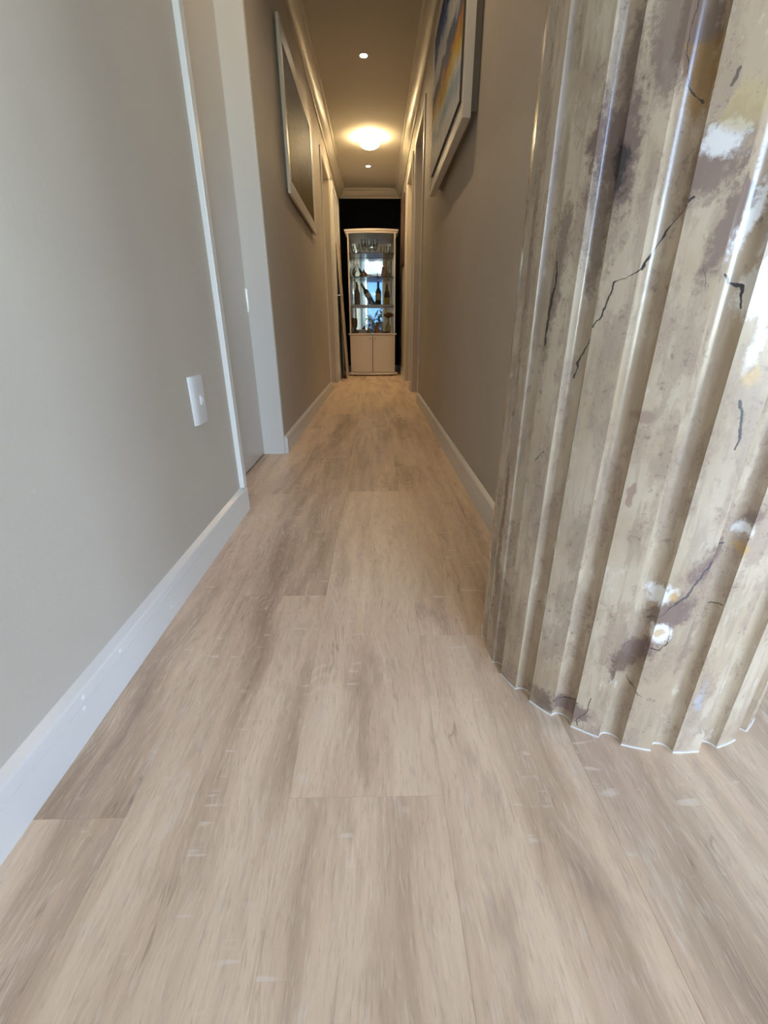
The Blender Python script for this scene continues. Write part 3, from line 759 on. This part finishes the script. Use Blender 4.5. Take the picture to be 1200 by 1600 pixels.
stemglass(-.03, SH[2], .20, 'clear stem glass in the middle of the top shelf', .185, .034)
stemglass(.05, SH[2], .20, 'clear stem glass right of centre on the top shelf', .19, .034)
stemglass(.15, SH[2], .17, 'squat clear tumbler second from the right on the top shelf', .10, .028, True)
stemglass(.225, SH[2], .17, 'squat clear tumbler at the right end of the top shelf', .10, .028, True)
o = thing('glass_decanter', 'round clear lidded decanter at the left of the second shelf', 'decanter', -.205, SH[1])
MB().lathe([(.001, 0), (.035, 0), (.06, .03), (.072, .065), (.06, .10), (.03, .125), (.02, .14), (.02, .155), (.001, .155)], 24).build('body', M['ware'], o, smooth=True)
MB().lathe([(.001, .156), (.022, .156), (.02, .165), (.009, .175), (.014, .19), (.01, .205), (.001, .21)], 20).build('stopper', M['ware'], o, smooth=True)
o = thing('copper_pot', 'small copper pot with a knobbed lid on the second shelf', 'pot', -.11, SH[1], .16)
MB().lathe([(.001, 0), (.035, 0), (.046, .02), (.044, .045), (.034, .062), (.001, .062)], 20).build('body', M['copper'], o, smooth=True)
MB().lathe([(.001, .0625), (.034, .0625), (.02, .08), (.006, .09), (.009, .105), (.001, .112)], 20).build('lid', M['wood_dark'], o, smooth=True)
MB().tube([(.042, 0, .04), (.075, 0, .035), (.11, 0, .026)], [.008, .007, .006]).build('handle', M['copper'], o, smooth=True)
o = thing('pipe_dish', 'low dark dish with an upright handle beside the copper pot', 'dish', .055, SH[1], .16)
MB().lathe([(.001, 0), (.03, 0), (.05, .018), (.047, .02), (.028, .006), (.001, .006)], 20).build('bowl', M['wood_dark'], o, smooth=True)
MB().tube([(.02, 0, .012), (.022, 0, .06)], [.005, .006]).build('handle', M['wood_dark'], o, smooth=True)
o = thing('pink_jug', 'pale pink jug at the right of the second shelf', 'jug', .17, SH[1], .2)
MB().lathe([(.001, 0), (.032, 0), (.04, .03), (.038, .07), (.026, .11), (.03, .135), (.027, .135), (.022, .11), (.03, .06), (.001, .02)], 20).build('body', M['pink'], o, smooth=True)
MB().tube([(.034, 0, .1), (.06, 0, .09), (.058, 0, .05), (.038, 0, .035)], .005).build('handle', M['pink'], o, smooth=True)
o = thing('small_goblet', 'short clear goblet beside the pink jug', 'glass', .245, SH[1], .17)
MB().lathe([(.001, 0), (.022, 0), (.02, .003), (.004, .006), (.004, .035), (.02, .05), (.024, .085), (.022, .085), (.017, .052), (.001, .042)], 18).build('body', M['ware'], o, smooth=True)
Z0 = .572
def bx_thing(name, label, cat, x, y, sx, sy, h, mat, lid=None):
    o = thing(name, label, cat, x, Z0, y); MB().box(-sx, sx, -sy, sy, 0, h).build('body', mat, o, bevel=.003)
    if lid: MB().box(-sx - .003, sx + .003, -sy - .003, sy + .003, h, h + .012).build('lid', lid, o, bevel=.002)
    return o
o = thing('wooden_goblet', 'brown wooden goblet at the left of the lowest shelf', 'goblet', -.262, Z0, .2)
MB().lathe([(.001, 0), (.034, 0), (.03, .01), (.012, .025), (.012, .065), (.028, .085), (.036, .13), (.035, .20), (.031, .20), (.03, .13), (.001, .095)], 20).build('body', M['wood_dark'], o, smooth=True)
o = thing('small_dark_jar', 'small dark squat jar beside the wooden goblet', 'jar', -.225, Z0, .07)
MB().lathe([(.001, 0), (.026, 0), (.03, .012), (.026, .03), (.02, .036), (.001, .036)], 18).build('body', M['wood_dark'], o, smooth=True)
MB().lathe([(.001, .0365), (.02, .0365), (.012, .044), (.001, .048)], 18).build('lid', M['mauve_glass'], o, smooth=True)
bx_thing('cream_box', 'low cream box on the lowest shelf', 'box', -.145, .12, .06, .04, .038, M['white_c'], M['white_c'])
o = thing('red_figurine', 'little red bird figurine standing on the cream box', 'figurine', -.13, Z0 + .05, .12)
MB().lathe([(.001, 0), (.014, .002), (.02, .014), (.014, .028), (.001, .033)], 14).build('body', M['red'], o, smooth=True)
MB().lathe([(.001, .03), (.009, .033), (.011, .041), (.001, .05)], 12, c=(.010, 0, 0)).build('head', M['red'], o, smooth=True)
bx_thing('brown_casket', 'dark brown wooden casket in the middle of the lowest shelf', 'box', -.045, .10, .034, .03, .052, M['wood_dark'], M['wood_dark'])
o = thing('orange_figurine', 'orange seated figurine on the lowest shelf', 'figurine', .065, Z0, .17)
MB().lathe([(.001, 0), (.04, 0), (.044, .02), (.034, .05), (.024, .085), (.018, .105), (.001, .112)], 18).build('body', M['orange'], o, smooth=True)
MB().lathe([(.001, .105), (.016, .112), (.02, .127), (.013, .143), (.001, .148)], 16).build('head', M['orange'], o, smooth=True)
o = thing('pillar_candle', 'thin white candle beside the orange figurine', 'candle', .142, Z0, .17)
MB().lathe([(.001, 0), (.022, 0), (.024, .006), (.012, .012), (.012, .15), (.010, .155), (.001, .152)], 16).build('wax', M['white_c'], o, smooth=True)
MB().tube([(0, 0, .15), (.001, 0, .163)], .001).build('wick', M['black'], o)
o = thing('yellow_flask', 'square yellow flask at the right of the lowest shelf', 'bottle', .226, Z0, .2)
MB().box(-.036, .036, -.025, .025, 0, .105).build('body', M['yellow'], o, bevel=.01)
MB().lathe([(.012, .1), (.012, .128), (.014, .13), (.014, .14), (.001, .14)], 14).build('stopper', M['foil'], o, smooth=True)
o = thing('shell_plate', 'round amber shell on a stand, leaning at the upper right', 'ornament', .235, Z0, .29)
for k in range(7):
    a = R(35 + k * 18); c0 = Vector((0, 0, .20)); m = MB()
    p1 = c0 + Vector((.085 * math.cos(a - .15), -.004, .075 * math.sin(a - .15))); p2 = c0 + Vector((.085 * math.cos(a + .15), -.004, .075 * math.sin(a + .15))); pm = c0 + Vector((.09 * math.cos(a), -.012, .08 * math.sin(a)))
    bk = Vector((0, .008, 0)); m.add([c0, p1, pm, p2, c0 + bk, p1 + bk, pm + bk, p2 + bk], [(0, 1, 2), (0, 2, 3), (4, 6, 5), (4, 7, 6), (0, 4, 5, 1), (1, 5, 6, 2), (2, 6, 7, 3), (3, 7, 4, 0)]); m.build('rib', M['amber'], o)
MB().lathe([(.001, 0), (.028, 0), (.024, .006), (.005, .012), (.004, .20), (.001, .20)], 14).build('stand', M['wood_dark'], o, smooth=True)
o = thing('brown_dish', 'shallow brown dish in front of the yellow flask', 'dish', .19, Z0, .08)
MB().lathe([(.001, 0), (.03, 0), (.062, .018), (.06, .021), (.03, .006), (.001, .006)], 22).build('body', M['wood_dark'], o, smooth=True)
MB().lathe([(.03, 0), (.034, 0), (.034, -.0), (.03, .001)], 22, closed=True).build('foot_ring', M['wood_dark'], o)

# ------------------------------------------------------------------ things by the end wall
M['maroon'] = plain('dark_maroon', (.045, .012, .012), .5, .2, 10); M['cream_edge'] = plain('cream_edge', (.55, .47, .40), .5, .06, 20)
M['redwood'] = plain('reddish_wood', (.09, .022, .015), .4, .2, 20)
lb = empty('leaning_board', (-.39, 6.2, 0)); tag(lb, 'tall cream-edged dark board leaning against the left wall by the cabinet', 'board')
lb.rotation_euler = (0, R(-2.6), 0)
MB().box(-.004, .008, 0, .40, .001, 1.62).build('edge_frame', M['cream_edge'], lb, bevel=.002)
MB().box(-.014, -.0042, .004, .396, .006, 1.61).build('backing', M['maroon'], lb)
wp = empty('narrow_picture', (XR, 6.55, 1.4)); tag(wp, 'narrow reddish framed picture on the right wall near the end', 'picture')
for a in ((-.18, .18, 0, .06), (-.18, .18, .70, .76), (-.18, -.12, .06, .70), (.12, .18, .06, .70)): MB().box(-.014, 0, *a).build('frame_rail', M['redwood'], wp, bevel=.003)
MB().box(-.008, -.001, -.12, .12, .06, .70).build('print', plain('brownish_print', (.20, .13, .09), .5, .5, 9), wp)

# ------------------------------------------------------------------ things behind the camera, seen in the cabinet mirror
t = NT('sheer_curtain'); a_ = t.n('ShaderNodeBsdfDiffuse'); a_.inputs[0].default_value = (.8, .82, .82, 1); b_ = t.n('ShaderNodeBsdfTranslucent'); b_.inputs[0].default_value = (.85, .9, .9, 1)
mx = t.n('ShaderNodeMixShader'); mx.inputs[0].default_value = .6; t.t.links.new(a_.outputs[0], mx.inputs[1]); t.t.links.new(b_.outputs[0], mx.inputs[2]); t.t.links.new(mx.outputs[0], t.out.inputs[0]); M['sheer'] = t.m
cu_ = empty('sheer_curtain', (-.40, RY + .05, 0)); tag(cu_, 'white curtain gathered at the window, bright in the cabinet mirror', 'curtain')
n = 40; pts = [(-.085 + .17 * i / n, .022 * math.sin(i * 1.25)) for i in range(n + 1)]
MB().extrude(pts + [(x, y + .0015) for x, y in reversed(pts)], 'z', .02, 2.86).build('drape', M['sheer'], cu_, smooth=True)
MB().tube([(-.09, 0, 2.88), (.74, 0, 2.88)], .012).build('curtain_rod', M['chrome'], cu_, smooth=True)
bl = empty('roller_blind', (.06, RY + .015, 2.38)); tag(bl, 'pale roller blind half drawn, bright in the cabinet mirror', 'blind')
MB().box(-.26, .26, 0, .0015, .01, .48).build('fabric', M['sheer'], bl)
MB().box(-.26, .26, -.005, .007, 0, .014).build('bottom_bar', M['trim'], bl, bevel=.002)
MB().tube([(-.27, 0, .495), (.27, 0, .495)], .018).build('roller', M['trim'], bl, smooth=True)
pn = empty('pendant_lamp', (.09, -1.6, 2.45)); tag(pn, 'white pendant lampshade glowing in the cabinet mirror', 'pendant lamp')
M['shade'] = emit('lit_white_shade', (1, .93, .80), 3.0)
MB().lathe([(.17, 0), (.175, .005), (.15, .06), (.07, .13), (.03, .14), (.03, .135), (.065, .122), (.143, .056), (.168, .005)], 28, closed=True).build('shade', M['shade'], pn, smooth=True)
MB().tube([(0, 0, .14), (0, 0, LH - 2.45)], .004).build('cord', M['trim'], pn)

# garden outside the windows
M['paving'] = plain('garden_paving', (.30, .29, .26), .8, .15, 2); M['leaf'] = plain('shrub_leaves', (.07, .13, .035), .5, .5, 30)
M['bark'] = plain('bark', (.10, .07, .05), .8, .2, 20); M['garden_wall'] = plain('garden_wall_plaster', (.50, .47, .42), .8, .05, 3)
o = MB().box(-25, 30, -30, RY - .13, -.16, -.07).build('ground', M['paving']); tag(o, 'garden ground beyond the windows', 'ground', kind='structure')
def shrub(x, y, r, h, seed, label):
    o = empty('garden_shrub', (x, y, -.07)); tag(o, label, 'shrub', 'shrubs outside the window'); rr = random.Random(seed); m = MB()
    for k in range(420):
        th = rr.uniform(0, 2 * PI); v_ = rr.uniform(-1, 1); q = rr.uniform(.55, 1) ; s_ = math.sqrt(1 - v_ * v_)
        c = Vector((r * q * s_ * math.cos(th), r * q * s_ * math.sin(th), h * .58 + h * .42 * q * v_))
        a = Vector((rr.gauss(0, 1), rr.gauss(0, 1), rr.gauss(0, 1))).normalized(); b = a.cross(Vector((rr.gauss(0, 1), rr.gauss(0, 1), rr.gauss(0, 1)))).normalized(); L = rr.uniform(.05, .10)
        m.add([c - a * L, c + b * L * .4, c + a * L, c - b * L * .4], [(0, 1, 2, 3)])
    f = m.build('foliage', M['leaf'], o); f['kind'] = 'stuff'
    MB().tube([(0, 0, 0), (.03, 0, h * .3), (-.02, .02, h * .6)], [.03, .025, .012]).build('stem', M['bark'], o, smooth=True)
shrub(-.28, -4.5, .40, 1.25, 1, 'low leafy shrub outside the narrow window'); shrub(.48, -5.6, .5, 1.75, 2, 'taller leafy shrub outside the narrow window, further off')
shrub(2.4, -6.6, .6, 1.6, 3, 'broad leafy shrub outside the glazed doors')
